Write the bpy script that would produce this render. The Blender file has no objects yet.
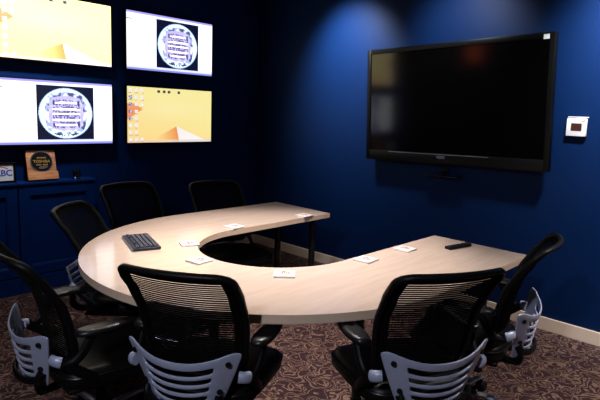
import bpy, bmesh, math, random
from mathutils import Vector, Matrix
random.seed(4)
S = bpy.context.scene
C = S.collection
R = math.radians
PI = math.pi

# ------------------------------------------------------------------ materials
def nodes(name):
    m = bpy.data.materials.new(name); m.use_nodes = True
    nt = m.node_tree; b = nt.nodes['Principled BSDF']
    return m, nt, b
def mat(name, col, rough=.5, metal=0, noise=0, scale=20, bump=0, spec=.5, coat=0):
    m, nt, b = nodes(name)
    b.inputs['Base Color'].default_value = (*col, 1)
    b.inputs['Roughness'].default_value = rough
    b.inputs['Metallic'].default_value = metal
    b.inputs['Specular IOR Level'].default_value = spec
    b.inputs['Coat Weight'].default_value = coat
    tc = nt.nodes.new('ShaderNodeTexCoord')
    n = nt.nodes.new('ShaderNodeTexNoise'); n.inputs['Scale'].default_value = scale; n.inputs['Detail'].default_value = 4
    nt.links.new(tc.outputs['Object'], n.inputs['Vector'])
    if noise:
        mx = nt.nodes.new('ShaderNodeMix'); mx.data_type = 'RGBA'
        mx.inputs[6].default_value = (*[c*(1-noise) for c in col], 1)
        mx.inputs[7].default_value = (*[min(1, c*(1+noise)) for c in col], 1)
        nt.links.new(n.outputs['Fac'], mx.inputs[0]); nt.links.new(mx.outputs[2], b.inputs['Base Color'])
    if bump:
        bp = nt.nodes.new('ShaderNodeBump'); bp.inputs['Strength'].default_value = bump; bp.inputs['Distance'].default_value = .002
        nt.links.new(n.outputs['Fac'], bp.inputs['Height']); nt.links.new(bp.outputs['Normal'], b.inputs['Normal'])
    return m
def emis(name, col, s):
    m, nt, b = nodes(name)
    b.inputs['Base Color'].default_value = (0, 0, 0, 1)
    b.inputs['Emission Color'].default_value = (*col, 1); b.inputs['Emission Strength'].default_value = s
    return m

M = {}
M['wall'] = mat('navy wall paint', (.0010, .0150, .070), .5, noise=.08, scale=60, bump=.12, spec=.14)
M['wall2'] = mat('navy wall paint deep', (.0012, .018, .095), .5, noise=.08, scale=60, bump=.12, spec=.1)
M['cab'] = mat('navy cabinet paint', (.0012, .024, .135), .42, noise=.06, scale=40, spec=.15)
M['ceil'] = mat('ceiling tile', (.30, .30, .31), .9, noise=.1, scale=80)
M['base'] = mat('cream baseboard paint', (.84, .66, .52), .45, noise=.04, scale=30)
M['black'] = mat('black moulded plastic', (.0035, .0035, .004), .5, noise=.2, scale=90, bump=.05, spec=.22)
M['blackm'] = mat('black matte plastic', (.004, .004, .0045), .6, noise=.2, scale=90, spec=.25)
M['mesh'] = mat('black woven mesh', (.002, .002, .0024), .85, noise=.3, scale=300, spec=.06)
M['fabric'] = mat('black seat fabric', (.0035, .0035, .004), .8, noise=.4, scale=400, bump=.3, spec=.12)
M['pad'] = mat('black urethane arm pad', (.008, .0075, .009), .33, noise=.2, scale=60, bump=.06, spec=.5)
M['vinyl'] = mat('black vinyl', (.004, .0038, .004), .4, noise=.2, scale=60, spec=.22)
M['silver'] = mat('silver painted nylon', (.46, .49, .66), .38, metal=.2, noise=.05, scale=50, spec=.5)
M['alu'] = mat('brushed aluminium', (.32, .33, .38), .35, metal=.7, noise=.08, scale=60)
M['steel'] = mat('black powder coated steel', (.006, .006, .007), .22, noise=.1, scale=60, spec=.5)
M['bezel'] = mat('gloss black bezel', (.004, .0038, .004), .38, noise=.1, scale=60, spec=.15)
M['tvscreen'] = mat('dark tv glass', (.0012, .0012, .0014), .11, noise=.05, scale=20, spec=.5)
M['white'] = mat('white plastic', (.85, .83, .84), .4, noise=.03, scale=30)
M['card'] = mat('white ceramic', (.86, .82, .83), .35, noise=.03, scale=30)
M['orange'] = mat('orange red ink', (.75, .16, .07), .6, noise=.1, scale=90)
M['gold'] = mat('gold lettering', (.75, .45, .12), .35, metal=.5, noise=.05)
M['chrome'] = mat('polished silver', (.75, .75, .78), .18, metal=1, noise=.03)
M['disc'] = mat('black plaque plate', (.006, .006, .007), .15, noise=.1, coat=.5)
M['blueink'] = mat('royal blue ink', (.01, .05, .42), .5, noise=.05)
M['redink'] = mat('red ink', (.70, .03, .03), .5, noise=.05)
M['key'] = mat('dark keyboard plastic', (.012, .016, .035), .45, noise=.2, scale=80)
M['key2'] = mat('keyboard keys', (.012, .017, .042), .45, noise=.2, scale=80)
M['keyedge'] = mat('pale grey plastic', (.25, .25, .30), .4, noise=.05)
M['brown'] = mat('brown translucent plastic', (.06, .018, .012), .3, noise=.1)
M['lamp'] = emis('lamp diffuser', (1, .93, .85), 6)
M['amber'] = emis('added amber emitter', (1, .16, .05), 1.2)  # glow of the added emitter mirrored in the television
M['led'] = emis('blue indicator', (.1, .2, 1), 2.5)

def table_mat():
    m, nt, b = nodes('pale maple laminate')
    tc = nt.nodes.new('ShaderNodeTexCoord'); mp = nt.nodes.new('ShaderNodeMapping')
    mp.inputs['Scale'].default_value = (14, 1.6, 6)
    nt.links.new(tc.outputs['Object'], mp.inputs['Vector'])
    n = nt.nodes.new('ShaderNodeTexNoise'); n.inputs['Scale'].default_value = 2.2; n.inputs['Detail'].default_value = 6; n.inputs['Distortion'].default_value = .6
    nt.links.new(mp.outputs['Vector'], n.inputs['Vector'])
    cr = nt.nodes.new('ShaderNodeValToRGB')
    cr.color_ramp.elements[0].position = .35; cr.color_ramp.elements[0].color = (.66, .505, .41, 1)
    cr.color_ramp.elements[1].position = .68; cr.color_ramp.elements[1].color = (.72, .565, .465, 1)
    nt.links.new(n.outputs['Fac'], cr.inputs['Fac']); nt.links.new(cr.outputs['Color'], b.inputs['Base Color'])
    b.inputs['Roughness'].default_value = .11; b.inputs['Specular IOR Level'].default_value = .5
    return m
M['table'] = table_mat()
M['tedge'] = mat('maple edge band', (.82, .60, .43), .4, noise=.08, scale=30)

def wood_mat():
    m, nt, b = nodes('oiled walnut plaque')
    tc = nt.nodes.new('ShaderNodeTexCoord'); mp = nt.nodes.new('ShaderNodeMapping')
    mp.inputs['Scale'].default_value = (4, 4, 40)
    nt.links.new(tc.outputs['Object'], mp.inputs['Vector'])
    n = nt.nodes.new('ShaderNodeTexNoise'); n.inputs['Scale'].default_value = 2; n.inputs['Detail'].default_value = 5
    nt.links.new(mp.outputs['Vector'], n.inputs['Vector'])
    cr = nt.nodes.new('ShaderNodeValToRGB')
    cr.color_ramp.elements[0].position = .3; cr.color_ramp.elements[0].color = (.42, .17, .07, 1)
    cr.color_ramp.elements[1].position = .7; cr.color_ramp.elements[1].color = (.80, .37, .16, 1)
    nt.links.new(n.outputs['Fac'], cr.inputs['Fac']); nt.links.new(cr.outputs['Color'], b.inputs['Base Color'])
    b.inputs['Roughness'].default_value = .4
    return m
M['wood'] = wood_mat()

def carpet_mat():
    m, nt, b = nodes('scroll patterned carpet')
    L = nt.links.new
    tc = nt.nodes.new('ShaderNodeTexCoord')
    n = nt.nodes.new('ShaderNodeTexNoise'); n.inputs['Scale'].default_value = 10; n.inputs['Detail'].default_value = .6; n.inputs['Distortion'].default_value = 1.1
    L(tc.outputs['Object'], n.inputs['Vector'])
    def band(src, c, w):
        a = nt.nodes.new('ShaderNodeMath'); a.operation = 'SUBTRACT'; a.inputs[1].default_value = c; L(src, a.inputs[0])
        d = nt.nodes.new('ShaderNodeMath'); d.operation = 'ABSOLUTE'; L(a.outputs[0], d.inputs[0])
        e = nt.nodes.new('ShaderNodeMapRange'); e.inputs['From Min'].default_value = w; e.inputs['From Max'].default_value = w*.45
        L(d.outputs[0], e.inputs['Value']); return e.outputs['Result']
    b1 = band(n.outputs['Fac'], .50, .035); b2 = band(n.outputs['Fac'], .63, .03); b3 = band(n.outputs['Fac'], .38, .028)
    mx = nt.nodes.new('ShaderNodeMath'); mx.operation = 'MAXIMUM'; L(b1, mx.inputs[0]); L(b2, mx.inputs[1])
    mx2 = nt.nodes.new('ShaderNodeMath'); mx2.operation = 'MAXIMUM'; L(mx.outputs[0], mx2.inputs[0]); L(b3, mx2.inputs[1])
    f = nt.nodes.new('ShaderNodeTexNoise'); f.inputs['Scale'].default_value = 120; f.inputs['Detail'].default_value = 2
    L(tc.outputs['Object'], f.inputs['Vector'])
    c1 = nt.nodes.new('ShaderNodeMix'); c1.data_type = 'RGBA'
    c1.inputs[6].default_value = (.040, .020, .024, 1); c1.inputs[7].default_value = (.20, .122, .092, 1)
    L(mx2.outputs[0], c1.inputs[0])
    c2 = nt.nodes.new('ShaderNodeMix'); c2.data_type = 'RGBA'; c2.blend_type = 'MULTIPLY'; c2.inputs[0].default_value = .9
    r = nt.nodes.new('ShaderNodeMapRange'); r.inputs['From Min'].default_value = .3; r.inputs['From Max'].default_value = .7
    r.inputs['To Min'].default_value = .3; r.inputs['To Max'].default_value = 1.5; r.clamp = True
    L(f.outputs['Fac'], r.inputs['Value']); L(c1.outputs[2], c2.inputs[6]); L(r.outputs['Result'], c2.inputs[7])
    L(c2.outputs[2], b.inputs['Base Color'])
    bp = nt.nodes.new('ShaderNodeBump'); bp.inputs['Strength'].default_value = .5; bp.inputs['Distance'].default_value = .004
    L(f.outputs['Fac'], bp.inputs['Height']); L(bp.outputs['Normal'], b.inputs['Normal'])
    b.inputs['Roughness'].default_value = .95; b.inputs['Specular IOR Level'].default_value = .1
    return m
M['carpet'] = carpet_mat()

def screen_mat(name, strength):
    m, nt, b = nodes(name)
    a = nt.nodes.new('ShaderNodeVertexColor'); a.layer_name = 'pic'
    nt.links.new(a.outputs['Color'], b.inputs['Emission Color'])
    b.inputs['Emission Strength'].default_value = strength
    b.inputs['Base Color'].default_value = (.01, .01, .01, 1); b.inputs['Roughness'].default_value = .3
    return m

# ------------------------------------------------------------------ helpers
def link(o, parent=None):
    C.objects.link(o)
    if parent is not None: o.parent = parent
    return o
def obj(name, bm, m, parent=None, loc=(0, 0, 0), rot=(0, 0, 0), smooth=True, angle=35):
    me = bpy.data.meshes.new(name)
    bmesh.ops.recalc_face_normals(bm, faces=bm.faces)
    bm.to_mesh(me); bm.free()
    for mm in (m if isinstance(m, (list, tuple)) else [m]): me.materials.append(mm)
    if smooth:
        me.polygons.foreach_set('use_smooth', [True]*len(me.polygons))
        me.set_sharp_from_angle(angle=R(angle))
    o = bpy.data.objects.new(name, me); o.location = loc; o.rotation_euler = rot
    return link(o, parent)
def thing(name, label, cat, loc=(0, 0, 0), rz=0, group=None):
    o = bpy.data.objects.new(name, None); o.empty_display_size = .1
    o.location = loc; o.rotation_euler = (0, 0, rz)
    link(o); return tag(o, label, cat, group)
def tag(o, label, cat, group=None):
    o['label'] = label; o['category'] = cat
    if group: o['group'] = group
    return o
def box(bm, c, s, bev=0, seg=2, mi=0, mx=None):
    r = bmesh.ops.create_cube(bm, size=1)
    vs = r['verts']
    for v in vs: v.co = Vector((v.co.x*s[0], v.co.y*s[1], v.co.z*s[2]))
    fs = set(f for v in vs for f in v.link_faces)
    if bev:
        es = list(set(e for v in vs for e in v.link_edges))
        rr = bmesh.ops.bevel(bm, geom=es, offset=bev, segments=seg, affect='EDGES', profile=.5)
        vs = set(vs) & set(bm.verts) | set(rr['verts'])
        vs = [v for v in vs if v.is_valid]
        fs = set(f for v in vs for f in v.link_faces)
    T = Matrix.Translation(c)
    if mx is not None: T = T @ mx
    for v in vs: v.co = T @ v.co
    for f in fs: f.material_index = mi
    return vs
def bbox(c, s, bev=0, seg=2, mx=None):
    bm = bmesh.new(); box(bm, c, s, bev, seg, mx=mx); return bm
def cyl(bm, p0, p1, r0, r1=None, n=20, mi=0, bev=0):
    r1 = r0 if r1 is None else r1
    p0 = Vector(p0); p1 = Vector(p1); d = p1-p0
    q = Vector((0, 0, 1)).rotation_difference(d).to_matrix().to_4x4()
    T = Matrix.Translation((p0+p1)/2) @ q
    r = bmesh.ops.create_cone(bm, cap_ends=True, segments=n, radius1=r0, radius2=r1, depth=d.length, matrix=T)
    for f in set(f for v in r['verts'] for f in v.link_faces): f.material_index = mi
def catmull(pts, k=6):
    P = [Vector(p) for p in pts]; out = []
    Q = [2*P[0]-P[1]]+P+[2*P[-1]-P[-2]]
    for i in range(1, len(Q)-2):
        for j in range(k):
            t = j/k; a, b, c, d = Q[i-1], Q[i], Q[i+1], Q[i+2]
            out.append(.5*((2*b)+(c-a)*t+(2*a-5*b+4*c-d)*t*t+(3*b-a-3*c+d)*t**3))
    out.append(P[-1].copy()); return out
def tube(bm, pts, w, h=None, n=12, up=(0, 0, 1), closed=False, taper=None):
    """oval section sweep: w across, h along the up direction"""
    h = w if h is None else h
    P = [Vector(p) for p in pts]; N = len(P); rings = []
    up = Vector(up)
    for i, p in enumerate(P):
        if closed: t = P[(i+1) % N]-P[i-1]
        else: t = P[min(i+1, N-1)]-P[max(i-1, 0)]
        t.normalize()
        s = t.cross(up)
        if s.length < 1e-4: s = t.cross(Vector((0, 1, 0)))
        s.normalize(); u = s.cross(t)
        k = 1 if taper is None else taper(i/(N-1))
        rings.append([bm.verts.new(p+s*math.cos(2*PI*j/n)*w*k+u*math.sin(2*PI*j/n)*h*k) for j in range(n)])
    for i in range(N if closed else N-1):
        a = rings[i]; b = rings[(i+1) % N]
        for j in range(n): bm.faces.new((a[j], a[(j+1) % n], b[(j+1) % n], b[j]))
    if not closed: bm.faces.new(rings[0][::-1]); bm.faces.new(rings[-1])
def prism(bm, poly, z0, z1, mi_side=0):
    a = [bm.verts.new((x, y, z0)) for x, y in poly]; b = [bm.verts.new((x, y, z1)) for x, y in poly]
    n = len(poly)
    for i in range(n):
        f = bm.faces.new((a[i], a[(i+1) % n], b[(i+1) % n], b[i])); f.material_index = mi_side
    return bm.faces.new(b), bm.faces.new(a[::-1])
def lerp(pts, z):
    if z <= pts[0][0]: return pts[0][1]
    for (a, va), (b, vb) in zip(pts, pts[1:]):
        if z <= b:
            t = (z-a)/(b-a); t = t*t*(3-2*t)*.35+t*.65
            return va+(vb-va)*t
    return pts[-1][1]
def text_mesh(name, txt, size, m, parent, loc, rot, ext=.0006, bold=0, sx=1):
    cu = bpy.data.curves.new(name, 'FONT'); cu.body = txt; cu.size = size; cu.extrude = ext; cu.offset = bold
    cu.align_x = 'CENTER'; cu.align_y = 'CENTER'
    t = bpy.data.objects.new(name, cu); C.objects.link(t)
    me = bpy.data.meshes.new_from_object(t.evaluated_get(bpy.context.evaluated_depsgraph_get()))
    bpy.data.objects.remove(t); bpy.data.curves.remove(cu)
    me.materials.clear(); me.materials.append(m)
    me.transform(Matrix.Diagonal((sx, 1, 1, 1)))
    o = bpy.data.objects.new(name, me); o.location = loc; o.rotation_euler = rot
    return link(o, parent)
def copy_tree(o, parent=None):
    c = o.copy(); C.objects.link(c); c.parent = parent
    for ch in list(o.children): copy_tree(ch, c)
    return c

# ------------------------------------------------------------------ the room
RX, RY, RZ = 6.6, -6.2, 2.745
def struct(name, bm, m, **k):
    o = obj(name, bm, m, smooth=False, **k); o['kind'] = 'structure'; return o
struct('floor', bbox((RX/2, RY/2, -.05), (RX+.4, -RY+.4, .1)), M['carpet'])
struct('ceiling', bbox((RX/2, RY/2, RZ+.05), (RX+.4, -RY+.4, .1)), M['ceil'])
struct('wall_right', bbox((RX/2, .05, RZ/2), (RX, .1, RZ)), M['wall'])
struct('wall_left', bbox((-.05, RY/2, RZ/2), (.1, -RY+.2, RZ)), M['wall2'])
struct('wall_near', bbox((RX/2, RY-.05, RZ/2), (RX, .1, RZ)), M['wall2'])
struct('wall_far', bbox((RX+.05, RY/2, RZ/2), (.1, -RY+.2, RZ)), M['wall2'])
def baseboard(name, c, s):
    bm = bmesh.new(); box(bm, c, s, .004, 2); return struct(name, bm, M['base'])
baseboard('baseboard_right', (RX/2, -.007, .05), (RX, .014, .1))
baseboard('baseboard_left', (.007, -.97, .05), (.014, 1.91, .1))

# ------------------------------------------------------------------ low cabinets along the left wall
CD, CT = .14, .9
def cabinet(y0, y1, label):
    w = y1-y0; yc = (y0+y1)/2
    t = thing('wall_cabinet', label, 'cabinet', (0.003, yc, 0), 0, 'navy panelled cabinets under the screens')
    bm = bmesh.new(); box(bm, (CD/2-.01, 0, .07+.065), (CD-.02, w-.004, CT-.165+.07)); 
    bm.free(); bm = bmesh.new()
    box(bm, ((CD-.02)/2, 0, (.135+CT-.022)/2), (CD-.02, w-.004, CT-.022-.135))
    obj('body', bm, M['cab'], t, smooth=False)
    # shaker door: stiles, rails, sunk panel in one mesh
    bm = bmesh.new(); xf = CD-.01; th = .018; z0, z1 = .145, CT-.03; f = .075
    box(bm, (xf, -w/2+.004+f/2, (z0+z1)/2), (th, f, z1-z0), .0015, 1)
    box(bm, (xf, w/2-.004-f/2, (z0+z1)/2), (th, f, z1-z0), .0015, 1)
    box(bm, (xf, 0, z1-f/2), (th, w-.008-2*f, f), .0015, 1)
    box(bm, (xf, 0, z0+f/2), (th, w-.008-2*f, f), .0015, 1)
    box(bm, (xf-.006, 0, (z0+z1)/2), (.005, w-.008-2*f, z1-z0-2*f))
    # small inner bevel moulding
    for s in (-1, 1): box(bm, (xf, s*(w/2-.004-f-.005), (z0+z1)/2), (.010, .010, z1-z0-2*f), .002, 1)
    for zz in (z0+f+.005, z1-f-.005): box(bm, (xf, 0, zz), (.010, w-.008-2*f-.02, .010), .002, 1)
    obj('door', bm, M['cab'], t, smooth=False)
    obj('top', bbox((CD/2+.004, 0, CT-.01), (CD+.008, w-.001, .02), .003), M['cab'], t, smooth=False)
    obj('kickboard', bbox((CD/2, 0, .0665), (CD+.004, w-.001, .133), .003), M['cab'], t, smooth=False)
    return t
cabinet(-2.53, -1.92, 'navy panelled cabinet under wooden plaque, nearest the dark corner')
cabinet(-3.14, -2.532, 'navy panelled cabinet at left photo edge under framed logo')

# ------------------------------------------------------------------ the table
XA, TW, W2, YE, HT, TT = 1.2287, .6413, 2.2377, -.7941, .74, .038
AR = W2/2; XC = XA+AR; YC = YE-.9715
tb = thing('conference_table', 'pale maple horseshoe conference table with square open ends facing the television', 'table', (XC, YC, 0))
def horseshoe(off=0):
    a, b = AR-off, AR-TW+off; L = YE-YC
    o = [(a*math.cos(t), a*1.005*math.sin(t)) for t in [PI+PI*i/72 for i in range(73)]]
    i_ = [(b*math.cos(t), b*1.06*math.sin(t)) for t in [2*PI-PI*i/56 for i in range(57)]]
    return [(-a, L-off)]+o+[(a, L-off), (b, L-off)]+i_+[(-b, L-off)]
bm = bmesh.new(); top, bot = prism(bm, horseshoe(), HT-TT, HT, 1)
bmesh.ops.bevel(bm, geom=list(top.edges)+list(bot.edges), offset=.003, segments=2, affect='EDGES')
bmesh.ops.triangulate(bm, faces=[f for f in bm.faces if len(f.verts) > 8])
obj('tabletop', bm, [M['table'], M['tedge']], tb, angle=30)
def leg(x, y):
    bm = bmesh.new(); cyl(bm, (x, y, .012), (x, y, HT-TT-.006), .026, n=28); o = obj('leg', bm, M['steel'], tb)
    bm = bmesh.new(); cyl(bm, (x, y, HT-TT-.008), (x, y, HT-TT), .06, n=28); obj('mounting_plate', bm, M['steel'], o)
    bm = bmesh.new(); cyl(bm, (x, y, 0), (x, y, .012), .034, .030, n=28); obj('foot', bm, M['steel'], o)
leg(1.80-XC, -.92-YC); leg(1.44-XC, -.96-YC); leg(2.90-XC, -.92-YC); leg(3.28-XC, -.96-YC)
for a in (212, 258, 284):
    r = .62
    leg(r*math.cos(R(a)), r*math.sin(R(a)))
leg(2.98-XC, -1.78-YC)

# ------------------------------------------------------------------ chairs
BACK = [(.46, -.200), (.56, -.222), (.66, -.240), (.76, -.268), (.86, -.325), (.93, -.380), (.99, -.432)]
def back_pt(s, z, hw, off=0):
    """s in -1..1 across the back; sides come forward"""
    return Vector((s*hw, lerp(BACK, z)+.045*s*s-off, z))
ZB, ZT = .505, .968
def hwz(z): return lerp([(ZB, .195), (.60, .212), (.75, .226), (.90, .230), (ZT, .226)], z)
def make_chair():
    t = thing('office_chair', '', 'chair')
    # seat cushion
    bm = bmesh.new(); n = 48; rings = []
    def outline(k, grow):
        a = 2*PI*k/n; c, s_ = math.cos(a), math.sin(a); e = .42
        x = math.copysign(abs(c)**e, c)*(.248+grow); y = math.copysign(abs(s_)**e, s_)*(.235+grow)
        x *= 1+.05*max(0, y/.235)-.06*max(0, -y/.235)
        return x, y
    prof = [(-.06, .392), (-.012, .394), (-.002, .404), (.0, .425), (-.003, .448), (-.014, .464), (-.04, .473), (-.10, .476), (-.17, .472)]
    for g, z in prof:
        ring = []
        for k in range(n):
            x, y = outline(k, g); dz = -.020*max(0, (y-.12)/.12)**2 if y > .12 else 0
            ring.append(bm.verts.new((x, y, z+dz)))
        rings.append(ring)
    for a, b in zip(rings, rings[1:]):
        for k in range(n): bm.faces.new((a[k], a[(k+1) % n], b[(k+1) % n], b[k]))
    bm.faces.new(rings[-1]); bm.faces.new(rings[0][::-1])
    seat = obj('seat', bm, M['vinyl'], t, angle=60)
    bm = bmesh.new()
    tube(bm, [Vector((*outline(k, .001), .446-(.020*max(0, (outline(k, 0)[1]-.12)/.12)**2 if outline(k, 0)[1] > .12 else 0))) for k in range(n)], .0035, n=6, closed=True)
    obj('piping', bm, M['pad'], seat)
    obj('seat_pan', bbox((0, -.01, .384), (.42, .40, .022), .01, 3), M['black'], t)
    # back frame: closed sweep round the outline
    pts = []
    r = .045
    def add_side(sgn, zs): 
        for z in zs: pts.append(back_pt(sgn, z, hwz(z)))
    zs = [ZB+r+(ZT-ZB-2*r)*i/14 for i in range(15)]
    add_side(1, zs)
    for i in range(1, 8):
        a = PI/2*i/8; z = ZT-r+r*math.sin(a); hw = hwz(z); pts.append(back_pt((hw-r+r*math.cos(a))/hw, z, hw))
    for i in range(0, 17):
        s = (1-2*i/16)*(hwz(ZT)-r)/hwz(ZT); pts.append(back_pt(s, ZT+.006*(1-s*s), hwz(ZT)))
    for i in range(1, 8):
        a = PI/2*(1-i/8); z = ZT-r+r*math.sin(a); hw = hwz(z); pts.append(back_pt(-(hw-r+r*math.cos(a))/hw, z, hw))
    add_side(-1, zs[::-1])
    for i in range(1, 8):
        a = PI/2*i/8; z = ZB+r-r*math.sin(a); hw = hwz(z); pts.append(back_pt(-(hw-r+r*math.cos(a))/hw, z, hw))
    for i in range(0, 13):
        s = -(1-2*i/12)*(hwz(ZB)-r)/hwz(ZB); pts.append(back_pt(s, ZB, hwz(ZB)))
    for i in range(1, 8):
        a = PI/2*(1-i/8); z = ZB+r-r*math.sin(a); hw = hwz(z); pts.append(back_pt((hw-r+r*math.cos(a))/hw, z, hw))
    bm = bmesh.new(); tube(bm, pts, .010, .015, n=10, up=(0, 1, .2), closed=True)
    obj('back_frame', bm, M['black'], t, angle=60)
    # woven mesh: separate horizontal cords of real thickness in one cloth
    bm = bmesh.new(); pitch = .0105; z = ZB+.008; th = .0008
    def ribbon(za, zb, ns=18):
        va = []
        for i in range(ns+1):
            s = -1+2*i/ns; col = []
            for zz, oo in ((za, -th), (zb, -th), (zb, th), (za, th)):
                hw = hwz(zz)
                edge = hw
                if zz > ZT-r: edge = hw-r+math.sqrt(max(0, r*r-(zz-ZT+r)**2))
                if zz < ZB+r: edge = hw-r+math.sqrt(max(0, r*r-(ZB+r-zz)**2))
                p = back_pt(s*edge/hw, zz, hw); p.y += oo; col.append(bm.verts.new(p))
            va.append(col)
        for a, b in zip(va, va[1:]):
            for j in range(4): bm.faces.new((a[j], a[(j+1) % 4], b[(j+1) % 4], b[j]))
    while z < ZT-.045:
        ribbon(z, z+pitch*.74); z += pitch
    ribbon(z, ZT-.002)
    # closely woven border bands down both sides
    for sg in (-1, 1):
        cols = []
        for i in range(41):
            zz = ZB+.004+(ZT-ZB-.008)*i/40; hw = hwz(zz); edge = hw; row = []
            if zz > ZT-r: edge = hw-r+math.sqrt(max(0, r*r-(zz-ZT+r)**2))
            if zz < ZB+r: edge = hw-r+math.sqrt(max(0, r*r-(ZB+r-zz)**2))
            for f_, oo in ((.80, .0018), (.99, .0018), (.99, -.0018), (.80, -.0018)):
                p = back_pt(sg*f_*edge/hw, zz, hw); p.y += oo; row.append(bm.verts.new(p))
            cols.append(row)
        for a, b in zip(cols, cols[1:]):
            for j in range(4): bm.faces.new((a[j], a[(j+1) % 4], b[(j+1) % 4], b[j]))
    obj('back_mesh', bm, M['mesh'], t, smooth=False)
    # silver ladder brace behind the back
    bm = bmesh.new(); NS = 22; rows = []
    def brace(s, v):       # v: 0 bottom .. 1 top
        hw = .132+.110*v**.85
        k = max(0, (abs(s)-.8)/.2); zt = .622+.060*abs(s)**2.2-.024*(1-math.sqrt(max(0, 1-k*k))); zb = .398+.006*s*s
        return Vector((s*hw, -.262-.026*v-.078*(1-abs(s)**2.2)*(.8+.2*v), zb+(zt-zb)*v))
    lv = [0, .05, .10, .13, .165, .19, .2225, .255, .285, .32, .35, .3825, .415, .445, .48, .51, .5425, .575, .605, .64, .67, .705, .74, .78, .82, .85, .92, 1]
    solid = lambda v: v < .10 or .19 < v < .255 or .35 < v < .415 or .51 < v < .575 or .67 < v < .74 or v > .85
    g = [[bm.verts.new(brace(-1+2*i/NS, v)) for i in range(NS+1)] for v in lv]
    for j in range(len(lv)-1):
        vm = (lv[j]+lv[j+1])/2
        for i in range(NS):
            s = abs(-1+2*(i+.5)/NS)
            if solid(vm) or s > .64: bm.faces.new((g[j][i], g[j][i+1], g[j+1][i+1], g[j+1][i]))
    bmesh.ops.delete(bm, geom=[v for v in bm.verts if not v.link_faces], context='VERTS')
    # round the ears
    for v in bm.verts:
        if v.co.z > .66 and abs(v.co.x) > .222: v.co.x *= .985; v.co.z -= .004
    bmesh.ops.recalc_face_normals(bm, faces=bm.faces)
    bmesh.ops.solidify(bm, geom=bm.faces[:], thickness=.010)
    br = obj('lumbar_brace', bm, M['silver'], t, angle=80)
    sub = br.modifiers.new('round', 'SUBSURF'); sub.levels = 1; sub.render_levels = 1
    for sg in (-1, 1):
        for v in (.84, .38):
            p = brace(sg*.84, v); q = brace(sg*.80, v); n_ = Vector((sg*.55, -.84, 0)).normalized()
            bm = bmesh.new(); cyl(bm, p-n_*.004, p+n_*.0075, .0105, n=16); obj('bolt', bm, M['blackm'], br)
        # silver bracket running forward to the arm
        bm = bmesh.new()
        tube(bm, catmull([(sg*.216, -.270, .556), (sg*.232, -.264, .554), (sg*.243, -.254, .551), (sg*.248, -.244, .548)], 5), .016, .023, n=14)
        obj('arm_bracket', bm, M['silver'], t)
        bm = bmesh.new()
        tube(bm, catmull([(sg*.248, -.240, .535), (sg*.256, -.200, .540), (sg*.262, -.165, .575), (sg*.264, -.140, .620), (sg*.264, -.115, .652)], 5), .013, .019, n=12)
        tube(bm, catmull([(sg*.248, -.240, .545), (sg*.252, -.18, .495), (sg*.235, -.10, .43), (sg*.17, -.04, .385), (sg*.10, -.02, .378)], 5), .012, .021, n=12)
        arm = obj('armrest', bm, M['black'], t)
        bm = bmesh.new(); n2 = 28; rr = []
        for gr, z in ((-.012, .648), (-.002, .652), (.001, .660), (-.003, .669), (-.012, .674), (-.024, .675)):
            ring = []
            for k in range(n2):
                a = 2*PI*k/n2; c, s_ = math.cos(a), math.sin(a)
                x = math.copysign(abs(c)**.7, c)*(.041+gr); y = math.copysign(abs(s_)**.75, s_)*(.128+gr)
                ring.append(bm.verts.new((sg*.262+x*(1-.15*y/.128)-sg*.010*(y/.128)**2, -.065+y, z-.006*(y/.128)**2)))
            rr.append(ring)
        for a, b in zip(rr, rr[1:]):
            for k in range(n2): bm.faces.new((a[k], a[(k+1) % n2], b[(k+1) % n2], b[k]))
        bm.faces.new(rr[-1]); bm.faces.new(rr[0][::-1])
        obj('arm_pad', bm, M['pad'], arm, angle=60)
    # black loop under the brace to the mechanism
    bm = bmesh.new()
    for sg in (-1, 1):
        tube(bm, catmull([(sg*.150, -.290, .480), (sg*.143, -.305, .440), (sg*.125, -.290, .395), (sg*.085, -.25, .372), (sg*.05, -.12, .362), (sg*.04, -.02, .362)], 6), .013, .019, n=10)
    tube(bm, catmull([(-.145, -.300, .450), (-.08, -.335, .437), (0, -.347, .433), (.08, -.335, .437), (.145, -.300, .450)], 5), .010, .016, n=10)
    obj('back_support', bm, M['black'], t)
    obj('tilt_mechanism', bbox((0, -.01, .352), (.17, .22, .045), .012, 3), M['blackm'], t)
    bm = bmesh.new(); cyl(bm, (0, 0, .10), (0, 0, .245), .026); cyl(bm, (0, 0, .225), (0, 0, .335), .015); obj('gas_column', bm, M['blackm'], t)
    # five star base
    bm = bmesh.new(); cyl(bm, (0, 0, .075), (0, 0, .13), .042, .034, n=24)
    for k in range(5):
        a = 2*PI*k/5+PI/2; d = Vector((math.cos(a), math.sin(a), 0))
        tube(bm, catmull([d*.03+Vector((0, 0, .105)), d*.12+Vector((0, 0, .103)), d*.22+Vector((0, 0, .088)), d*.285+Vector((0, 0, .073))], 4), .022, .014, n=10, taper=lambda q: 1-.35*q)
    base = obj('star_base', bm, M['alu'], t)
    for k in range(5):
        a = 2*PI*k/5+PI/2; d = Vector((math.cos(a), math.sin(a), 0)); s = Vector((-d.y, d.x, 0)); p = d*.272
        bm = bmesh.new()
        for sg in (-1, 1): cyl(bm, p+s*sg*.008+Vector((0, 0, .0255)), p+s*sg*.025+Vector((0, 0, .0255)), .0255, n=20)
        cyl(bm, p+s*-.010+Vector((0, 0, .0255)), p+s*.010+Vector((0, 0, .0255)), .008, n=10)
        cyl(bm, p+Vector((0, 0, .03)), p+Vector((0, 0, .072)), .006, n=10)
        obj('caster', bm, M['blackm'], base)
    return t
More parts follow.
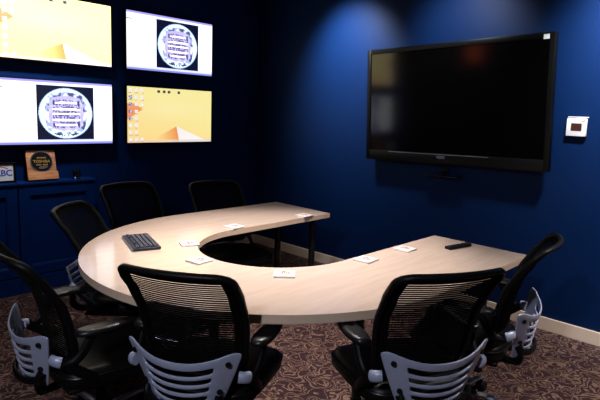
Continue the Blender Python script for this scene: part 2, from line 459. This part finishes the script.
CH = [  # x, y, facing, label, height of the seat lift, base spin
 (1.385, -1.37, -8, 'black mesh office chair behind the far table arm, nearest the dark corner', -.045, 66),
 (1.17, -1.93, 8, 'black mesh office chair behind the keyboard, its back against the plain navy wall', -.04, 10),
 (1.66, -2.375, 45, 'black mesh office chair turned side-on in front of the navy cabinet doors', -.055, 0),
 (2.311, -2.87, 86, 'black mesh office chair cut by the left photo edge, silver brace seen side-on', -.035, 20),
 (2.840, -2.600, 118.5, 'foreground black mesh office chair, back to camera, left of the centre carpet gap', -.006, 50),
 (3.41, -2.055, 152.5, 'foreground black mesh office chair, back to camera, right of the centre carpet gap', .02, 10),
 (3.403, -1.436, 194, 'black mesh office chair edge-on at the table\'s right end, by the cream baseboard', 0.0, 40),
]
proto = make_chair()
for i, (x, y, a, lab, dz, spin) in enumerate(CH):
    c = proto if i == len(CH)-1 else copy_tree(proto)
    c.location = (x, y, 0); c.rotation_euler = (0, 0, R(a-90)); tag(c, lab, 'chair', 'office chairs around the horseshoe table')
    for ch in c.children:
        if ch.name.startswith('star_base'): ch.rotation_euler = (0, 0, R(spin))
        elif not ch.name.startswith('gas_column'): ch.location.z = dz

# ------------------------------------------------------------------ wall monitors
def clamp(v, a=0, b=1): return max(a, min(b, v))
def srgb(r, g, b): return tuple(((c/255)/12.92 if c/255 <= .04045 else ((c/255+.055)/1.055)**2.4) for c in (r, g, b))
def mixc(a, b, t): t = clamp(t); return tuple(x+(y-x)*t for x, y in zip(a, b))
def h2(i, j): return (math.sin(i*127.1+j*311.7)*43758.5453) % 1
def vn(x, y):
    i, j = math.floor(x), math.floor(y); fx, fy = x-i, y-j
    return (h2(i, j)*(1-fx)+h2(i+1, j)*fx)*(1-fy)+(h2(i, j+1)*(1-fx)+h2(i+1, j+1)*fx)*fy
def pic_camera(u, v):      # u left-right, v bottom-top : camera viewer with a round fisheye picture
    c = srgb(250, 251, 255)
    if v > .972: return srgb(150, 145, 230)
    if v > .90: c = srgb(232, 232, 252)
    if v < .035: return srgb(120, 125, 205)
    if v < .07: return srgb(205, 205, 246)
    if u < .06 and .86 < v < .875: return srgb(110, 115, 140)
    if .03 < u < .12 and abs((v*42) % 1-.5) < .16 and (v < .30) and h2(int(v*42), 3) > .35: return srgb(222, 224, 236)
    if .32 < u < .82 and .075 < v < .925:
        x = (u-.572)/.236; y = (v-.492)/.405; d = math.hypot(x, y)
        if d > 1: return srgb(8, 12, 38)
        e = (d-.93)/.07
        c = srgb(225, 240, 255)
        if d > .93: return mixc(c, srgb(150, 190, 235), e)
        # hall floor: rounded square with rows of seats and bright tables
        q = max(abs(x*1.02), abs(y*.92)); q = q*.55+d*.45
        if q < .66:
            c = srgb(176, 168, 222)
            yy = y+.06*(x*x)*(1 if y > 0 else -1)
            for yc in (.42, .17, -.02, -.27, -.46):
                k = abs(yy-yc)
                if k < .045 and abs(x) < (.52 if abs(yc) < .3 else .42): return srgb(245, 245, 255)
                if k < .085 and abs(x) < .5 and h2(int(x*26+50), int(yc*100)+7) > .35: c = srgb(62, 54, 108)
                elif k < .13 and abs(x) < .5 and h2(int(x*30+70), int(yc*50)) > .6: c = srgb(100, 92, 160)
            if vn(x*14, y*14) > .72: c = mixc(c, srgb(200, 195, 235), .6)
            return c
        if q < .80:
            n_ = vn(x*9+3, y*9)
            if n_ > .74: return srgb(70, 75, 120)
            if n_ > .5: return srgb(150, 165, 205)
            return srgb(215, 228, 250)
        if y < -.62 and abs(x) < .45 and h2(int(x*20+40), int(y*14)) > .45: return srgb(30, 35, 70)
        if vn(x*16+9, y*16+5) > .84: return srgb(120, 130, 165)
    return c
def pic_desktop(u, v):
    c = mixc(srgb(255, 208, 130), srgb(250, 236, 160), .35+.65*v+.35*u)
    c = mixc(c, srgb(255, 240, 185), clamp(1-abs(v-.62)*4)*clamp(1-abs(u-.45)*2)*.5)
    # orange wedge at the left edge and orange facet at the bottom
    if u < .165 and abs(v-.60) < (.165-u)*1.15 and v < .70: c = srgb(250, 150, 92)
    ax, ay = .555, .30
    if v < ay:
        lx = ax-.16*(ay-v)/ay*1.0
        rx = ax+.035*(ay-v)/ay; wx = ax+.41*(ay-v)/ay
        if u > rx and u < wx: c = mixc(srgb(255, 250, 246), srgb(248, 238, 234), v*3)
        elif u > ax-.33*(ay-v)/ay*1.0 and u <= rx:
            c = mixc(c, srgb(242, 150, 78), 1-clamp((rx-u)/.26))
    if v < .045: c = mixc(c, srgb(226, 214, 214), .75) if u > .5 else srgb(244, 214, 178)
    # icons
    for col in range(3):
        for row in range(8):
            cx = .035+.062*col; cy = .935-.125*row
            if row in (1, 2, 3, 4) and col == 2 and row > 2: continue
            if row > 4 and col == 2 and row < 7: continue
            if abs(u-cx) < .017 and abs(v-cy) < .030:
                k = h2(col, row); w = h2(int(u*160), int(v*90))
                return srgb(60, 85, 165) if (col == 0 and row in (1, 2, 3, 4) and w > .35) else mixc(srgb(255, 250, 245), srgb(205, 190, 205), w*.5)
            if abs(u-cx) < .022 and abs(v-cy+.047) < .008 and h2(int(u*150), row) > .4: return srgb(205, 175, 165)
    for cx in (.345, .408, .468, .582):
        if abs(u-cx) < .016 and abs(v-.935) < .026: return srgb(45, 42, 52) if h2(int(u*130), int(v*90)) > .3 else srgb(90, 105, 150)
    return c
def screen_bm(fn, w, h, nx=224, ny=126):
    bm = bmesh.new(); lay = bm.loops.layers.float_color.new('pic')
    g = [[bm.verts.new((0, -w/2+w*i/nx, -h/2+h*j/ny)) for i in range(nx+1)] for j in range(ny+1)]
    for j in range(ny):
        for i in range(nx):
            f = bm.faces.new((g[j][i], g[j][i+1], g[j+1][i+1], g[j+1][i]))
            c = fn((i+.5)/nx, (j+.5)/ny)
            for l in f.loops: l[lay] = (*c, 1)
    return bm
MW, MH, MD = .9359, .5344, .0797
def monitor(fn, strength, y0, z0, label):
    t = thing('wall_monitor', label, 'monitor', (MD, y0-MW/2, z0+MH/2), 0, 'four wall screens in a two by two grid')
    bm = bmesh.new(); b = .011
    box(bm, (-.022, 0, 0), (.030, MW, MH), .003, 2)
    for s in (-1, 1):
        box(bm, (-.005, s*(MW/2-b/2), 0), (.010, b, MH), .002, 1)
        box(bm, (-.005, 0, s*(MH/2-b/2)), (.010, MW-2*b, b), .002, 1)
    obj('housing', bm, M['bezel'], t)
    obj('screen', screen_bm(fn, MW-2*b, MH-2*b), screen_mat('screen '+fn.__name__, strength), t, loc=(-.0045, 0, 0), smooth=False)
    obj('wall_mount', bbox((-.058, 0, 0), (.042, .30, .25), .004), M['blackm'], t)
    obj('control_nub', bbox((-.004, 0, -MH/2-.002), (.008, .05, .006), .002), M['bezel'], t)
    return t
Y0, Z0 = -.6685, 1.1868
ZU = Z0+MH+.1324; YL = Y0-MW-.119
monitor(pic_camera, 1.5, Y0, ZU, 'white wall monitor with round fisheye picture, top right of the four screens')
monitor(pic_desktop, 1.0, Y0, Z0, 'yellow desktop wall monitor with icons, bottom right of the four screens')
monitor(pic_desktop, 2.1, YL, ZU, 'overexposed yellow desktop wall monitor, top left of the four screens')
monitor(pic_camera, 1.6, YL, Z0, 'white wall monitor with round fisheye picture above the wooden plaque')

# ------------------------------------------------------------------ television
x1, x2, z1, z2 = 2.4748-.8135, 2.4748+.8135, 1.6444-.4841, 1.6444+.4841
tw, th_ = x2-x1, z2-z1
tv = thing('television', 'large black flat television, switched off, mounted on the navy wall', 'television', ((x1+x2)/2, -.12, (z1+z2)/2))
tv.rotation_euler = (.0218, -.0282, -.0084)
bm = bmesh.new(); b = .040; bb = .085
box(bm, (0, .026, 0), (tw, .040, th_), .006, 3)
for s in (-1, 1): box(bm, (s*(tw/2-b/2), .003, 0), (b, .012, th_), .003, 2)
box(bm, (0, .003, th_/2-b/2), (tw-2*b+.004, .012, b), .003, 2)
box(bm, (0, .003, -th_/2+bb/2), (tw-2*b+.004, .012, bb), .003, 2)
obj('bezel', bm, M['bezel'], tv)
obj('screen', bbox((0, .0052, (bb-b)/2), (tw-2*b, .002, th_-b-bb)), M['tvscreen'], tv, smooth=False)
o = obj('trim_strip', bbox((-.10, -.0036, -th_/2+.078), (.93, .002, .0035), .0005, 1), M['keyedge'], tv); o['label'] = 'thin silver line'
text_mesh('logo', 'VIZIO', .030, M['keyedge'], tv, (-.045, -.0036, -th_/2+.055), (R(90), 0, 0), .0005, .0006)
o = obj('sticker', bbox((tw/2-.062, -.0035, th_/2-.030), (.042, .0008, .034)), M['white'], tv, smooth=False); o['label'] = 'small white sticker'
obj('wall_bracket', bbox((0, .076, 0), (.6, .060, .42), .004), M['blackm'], tv)

# small webcam on a shelf bracket under the television
wc = thing('webcam', 'small dark camera on a thin shelf under the television', 'camera', (2.45, -.004, 1.075))
obj('shelf', bbox((0, -.05, -.014), (.30, .10, .004), .001, 1), M['steel'], wc)
bm = bmesh.new(); cyl(bm, (0, -.055, -.012), (0, -.055, .020), .016, .030, n=20); obj('stand', bm, M['bezel'], wc)
bm = bmesh.new(); box(bm, (0, -.055, .034), (.075, .045, .030), .010, 3); obj('camera_head', bm, M['blackm'], wc)

# ------------------------------------------------------------------ thermostat
th = thing('thermostat', 'square white wall controller with a dark display, right of the television', 'thermostat', (3.431, 0, 1.510))
obj('back_plate', bbox((.002, -.008, .0), (.125, .016, .14), .003), M['blackm'], th)
obj('faceplate', bbox((0, -.024, -.004), (.132, .018, .124), .004, 3), M['white'], th)
o = obj('display', bbox((.0, -.0345, -.002), (.070, .003, .052), .001, 1), M['brown'], th); o['label'] = 'dark rectangular display'
obj('top_cover', bbox((.006, -.022, .066), (.132, .022, .007), .002), M['white'], th)
bm = bmesh.new()
for q in range(3): box(bm, (.038+.006*q, -.0335, .034+.005*q), (.005, .001, .012), mx=Matrix.Rotation(R(-35), 4, 'Y'))
o = obj('logo', bm, M['orange'], th); o['label'] = 'orange mark'

# ------------------------------------------------------------------ things on the cabinet
pl = thing('award_plaque', 'wooden award plaque with a round black plate, on the navy cabinet', 'plaque', (.098, -2.330, CT+.0005))
tilt = Matrix.Rotation(R(-14), 4, 'Y')
def P(x, y, z): return (tilt @ Vector((x, y, z)))
bm = bmesh.new(); box(bm, P(0, 0, .128), (.020, .222, .250), .004, 2, mx=tilt); obj('board', bm, M['wood'], pl)
bm = bmesh.new()
v = [(.010, -.116, .000), (.010, .116, .000), (.030, .116, .006), (.030, -.116, .006), (.010, -.116, .072), (.010, .116, .072), (.020, .116, .072), (.020, -.116, .072)]
vv = [bm.verts.new(P(*q)+Vector((0, 0, .002))) for q in v]
for f in ((0, 1, 2, 3), (4, 7, 6, 5), (0, 4, 5, 1), (1, 5, 6, 2), (2, 6, 7, 3), (3, 7, 4, 0)): bm.faces.new([vv[i] for i in f])
bmesh.ops.bevel(bm, geom=bm.edges[:], offset=.002, segments=2, affect='EDGES'); obj('lower_ledge', bm, M['wood'], pl)
bm = bmesh.new(); ct = .158
cyl(bm, P(.010, 0, ct), P(.016, 0, ct), .086, n=56); o = obj('rim', bm, M['chrome'], pl); o['label'] = 'silver ring'
bm = bmesh.new(); cyl(bm, P(.0135, 0, ct), P(.018, 0, ct), .078, n=56); dsc = obj('plate', bm, M['disc'], pl); dsc['label'] = 'round black plate'
rt = Matrix.Rotation(R(-14), 3, 'Y') @ Matrix(((0, 0, 1), (1, 0, 0), (0, 1, 0)))
text_mesh('lettering', 'TOSHIBA', .031, M['gold'], dsc, P(.0186, 0, ct), rt.to_euler(), .0004, .0006)
bm = bmesh.new()
for zz, n_, ww in ((.030, 7, .070), (-.027, 9, .092)):
    for q in range(n_):
        if zz < 0 and q == 4: continue
        yy = -ww/2+ww*(q+.5)/n_
        box(bm, P(.0186, yy, ct+zz), (.0008, ww/n_*.68, .011), mx=tilt)
o = obj('small_lettering', bm, M['gold'], dsc, smooth=False); o['label'] = 'two rows of small gold lettering'
bm = bmesh.new()
arc = [(math.cos(a)*.062, math.sin(a)*.062) for a in [R(240+i*5) for i in range(17)]]
vs = [bm.verts.new(P(.0184, y, ct+z)) for y, z in arc+[(.024, -.036), (-.012, -.038)]]
bm.faces.new(vs); r_ = bmesh.ops.extrude_face_region(bm, geom=bm.faces[:])
for q in r_['geom']:
    if isinstance(q, bmesh.types.BMVert): q.co.x += .0006
o = obj('painted_highlight', bm, M['chrome'], dsc, smooth=False); o['label'] = 'pale wedge standing in for a highlight'  # highlight on the glossy plate, modelled as a pale wedge

fr = thing('framed_logo', 'black-framed white card with blue letters, cut by the left photo edge', 'picture frame', (.085, -2.650, CT+.0005))
t2 = Matrix.Rotation(R(-6), 4, 'Y')
def Q(x, y, z): return t2 @ Vector((x, y, z))
fw, fh, ft = .250, .158, .016
bm = bmesh.new()
for s in (-1, 1):
    box(bm, Q(0, s*(fw/2-ft/2), fh/2+.001), (.018, ft, fh), .002, 1, mx=t2)
    box(bm, Q(0, 0, fh/2+.001+s*(fh/2-ft/2)), (.018, fw-2*ft, ft), .002, 1, mx=t2)
obj('frame', bm, M['bezel'], fr)
bm = bmesh.new(); box(bm, Q(-.002, 0, fh/2+.001), (.006, fw-2*ft+.002, fh-2*ft+.002), mx=t2); cd = obj('card', bm, M['white'], fr, smooth=False)
r2 = Matrix.Rotation(R(-6), 3, 'Y') @ Matrix(((0, 0, 1), (1, 0, 0), (0, 1, 0)))
o = text_mesh('lettering', 'ABC', .066, M['blueink'], cd, Q(.0016, .040, fh/2-.004), r2.to_euler(), .0004, .0014, .98); o['label'] = 'bold blue letters'
bm = bmesh.new()
tube(bm, [Q(.0018, .012+.095*math.cos(R(a)), fh/2-.030+.078*math.sin(R(a))) for a in range(50, 131, 5)], .0035, .0012, n=6, up=(1, 0, 0)); o = obj('arc', bm, M['redink'], cd); o['label'] = 'red arc'
bm = bmesh.new(); box(bm, Q(-.030, 0, .042), (.044, .03, .004), mx=t2); obj('easel_strut', bm, M['blackm'], fr)

sc = thing('desk_camera', 'small black camera dock with a tiny blue light, on the cabinet', 'camera', (.075, -2.055, CT+.0005))
bm = bmesh.new(); cyl(bm, (0, 0, 0), (0, 0, .010), .042, .038, n=28); obj('base', bm, M['bezel'], sc)
bm = bmesh.new(); box(bm, (-.008, .004, .045), (.040, .058, .072), .010, 3, mx=Matrix.Rotation(R(-8), 4, 'Y')); obj('body', bm, M['disc'], sc)
bm = bmesh.new(); box(bm, (.024, .012, .0115), (.012, .030, .004), .001, 1); obj('button', bm, M['chrome'], sc)
bm = bmesh.new(); cyl(bm, (.030, -.024, .010), (.034, -.024, .013), .0035, n=10); o = obj('light', bm, M['led'], sc); o['label'] = 'tiny glowing blue light'

# ------------------------------------------------------------------ on the table
TZ = HT+.0004
COAST = [
 (1.826, -1.045, 4, 'white square coaster with orange print at the far table arm end, below the dark corner'),
 (1.818, -1.715, 4, 'white square coaster with orange print halfway along the far table arm, by the inner edge'),
 (2.018, -2.202, -24, 'white square coaster with orange print nearest the keyboard'),
 (2.347, -2.355, 8, 'white square coaster with orange print, second from the keyboard, on the inner curve'),
 (2.802, -2.172, 45, 'white square coaster with orange print in front of the gap between the two foreground chairs'),
 (2.903, -1.654, 4, 'white square coaster with orange print on the near table arm, farther from the remote'),
 (2.914, -1.283, 4, 'white square coaster with orange print on the near table arm, closest to the remote'),
]
c0 = None
for x, y, a, lab in COAST:
    if c0 is None:
        c0 = thing('coaster', lab, 'coaster')
        obj('tile', bbox((0, 0, .005), (.104, .104, .009), .002, 2), M['card'], c0)
        bm = bmesh.new()
        for row, n_, ww in ((.012, 5, .052), (-.006, 7, .064)):
            for q in range(n_):
                yy = -ww/2+ww*(q+.5)/n_
                box(bm, (yy, row, .0097), (ww/n_*.62, .011+.004*((q*7+n_) % 3 == 0), .0004))
        box(bm, (-.004, .026, .0097), (.016, .009, .0004)); 
        o = obj('print', bm, M['orange'], c0, smooth=False); o['label'] = 'orange printed lettering'
        c = c0
    else: c = copy_tree(c0)
    c.location = (x, y, TZ); c.rotation_euler = (0, 0, R(a)); tag(c, lab, 'coaster', 'square coasters around the table')

kb = thing('keyboard', 'dark blue-grey compact keyboard on the curved end of the table', 'keyboard', (1.832, -2.408, TZ), R(-17))
KL, KW = .345, .150
obj('case', bbox((0, 0, .010), (KL, KW, .014), .004, 3), M['key'], kb)
obj('front_edge', bbox((0, -KW/2-.001, .007), (KL-.01, .004, .010), .001, 1), M['keyedge'], kb)
for r_ in range(5):
    y = KW/2-.024-r_*.0245
    n_ = 14
    if r_ == 4:
        ks = [(-.155, .018), (-.130, .018), (-.105, .018), (0, .14), (.105, .018), (.130, .018), (.155, .018)]
    else: ks = [(-KL/2+.014+(KL-.028)*(q+.5)/n_, (KL-.028)/n_-.004) for q in range(n_)]
    bm = bmesh.new()
    for x, w in ks: box(bm, (x, y, .020), (w, .0185, .006), .0012, 1)
    o = obj('key_row', bm, M['key2'], kb)

rm = thing('remote_control', 'small black remote control on the near table arm', 'remote', (3.100, -.975, TZ), R(90-12))
obj('body', bbox((0, 0, .009), (.200, .045, .017), .005, 3), M['blackm'], rm)
o = obj('infrared_window', bbox((.094, 0, .011), (.022, .040, .018), .004, 2), M['brown'], rm); o['label'] = 'reddish-brown end'
bm = bmesh.new()
for i in range(6):
    for j in range(3): cyl(bm, (-.075+.024*i, -.013+.013*j, .017), (-.075+.024*i, -.013+.013*j, .0195), .004, n=8)
obj('buttons', bm, M['key'], rm)

# ------------------------------------------------------------------ lamps
def can(x, y, e, size=55, blend=.6, col=(1, .93, .86), lab='', rad=.1, aim=(0, 0)):
    t = thing('recessed_downlight', lab, 'ceiling light', (x, y, RZ), 0, 'recessed ceiling lights')
    bm = bmesh.new(); cyl(bm, (0, 0, -.010), (0, 0, -.0005), .085, .09, n=32); obj('trim_ring', bm, M['white'], t)
    bm = bmesh.new(); cyl(bm, (0, 0, -.013), (0, 0, -.009), .06, n=32); obj('lens', bm, M['lamp'], t)
    l = bpy.data.lights.new('downlight', 'SPOT'); l.energy = e; l.color = col; l.spot_size = R(size*2); l.spot_blend = blend; l.shadow_soft_size = rad
    o = bpy.data.objects.new('downlight', l); o.location = (0, 0, -.03); o.rotation_euler = (R(aim[0]), R(aim[1]), 0); link(o, t)
can(1.35, -.72, 365, 39, 1, (.88, .93, 1), 'swivelled recessed ceiling light washing the navy wall left of the television', aim=(47, 0))
can(2.5, -.72, 120, 42, 1, (.88, .93, 1), 'swivelled recessed ceiling light washing the navy wall over the television', aim=(50, 0))
can(3.85, -.72, 440, 46, 1, (.88, .93, 1), 'swivelled recessed ceiling light washing the navy wall right of the television', aim=(47, 0))
can(2.38, -1.80, 345, 36, .55, (1, .91, .86), 'recessed ceiling light over the middle of the horseshoe table')
can(1.7, -2.6, 45, 36, .6, (1, .91, .85), 'recessed ceiling light over the round end of the table')
can(.75, -2.42, 170, 38, 1, (.95, .95, 1), 'added unseen ceiling light brightening the plaque and navy cabinets', aim=(0, 42))  # added fill, lifts the plaque and cabinet fronts
can(4.6, -1.0, 300, 40, .8, (1, .92, .85), 'added unseen ceiling light brightening the carpet and baseboard right of the table')  # added fill for the floor and baseboard on the right
can(4.3, -5.1, 260, 38, .8, (.80, .86, 1), 'added unseen ceiling light brightening the chair braces and near table edge', aim=(43, 22))  # added bluish fill from behind, aimed at braces and table edge

wl = thing('reflection_emitter', 'added unseen amber emitter high on the screen wall, for the reddish television reflection', 'lamp', (0, -4.95, 2.46))  # added out of view to put a reddish reflection in the television
obj('back_plate', bbox((.008, 0, 0), (.014, .12, .16), .003), M['alu'], wl)
bm = bmesh.new(); cyl(bm, (.14, 0, -.14), (.14, 0, .14), .11, .13, n=28); obj('emitter_drum', bm, M['amber'], wl)

w = bpy.data.worlds.new('world'); S.world = w; w.use_nodes = True
w.node_tree.nodes['Background'].inputs[0].default_value = (.05, .06, .09, 1); w.node_tree.nodes['Background'].inputs[1].default_value = .2

# ------------------------------------------------------------------ camera
cam = bpy.data.cameras.new('camera'); co = bpy.data.objects.new('camera', cam); link(co)
yaw, pit, rol = R(42.6345), R(7.5323), R(2.231)
F = Vector((-math.sin(yaw)*math.cos(pit), math.cos(yaw)*math.cos(pit), -math.sin(pit)))
Rv = Vector((math.cos(yaw), math.sin(yaw), 0)); U = Rv.cross(F)
R2 = math.cos(rol)*Rv+math.sin(rol)*U; U2 = -math.sin(rol)*Rv+math.cos(rol)*U
mw = Matrix((R2, U2, -F)).transposed().to_4x4(); mw.translation = Vector((4.5958, -3.8891, 1.5364))
co.matrix_world = mw
cam.sensor_width = 36; cam.sensor_fit = 'HORIZONTAL'; cam.lens = 520.583*36/600
cam.shift_x = -(319.9891-300)/600; cam.shift_y = (181.7453-200)/600
cam.clip_start = .02
S.camera = co
S.view_settings.view_transform = 'Standard'; S.view_settings.look = 'None'
S.view_settings.exposure = 0; S.view_settings.gamma = 1; S.view_settings.use_curve_mapping = False
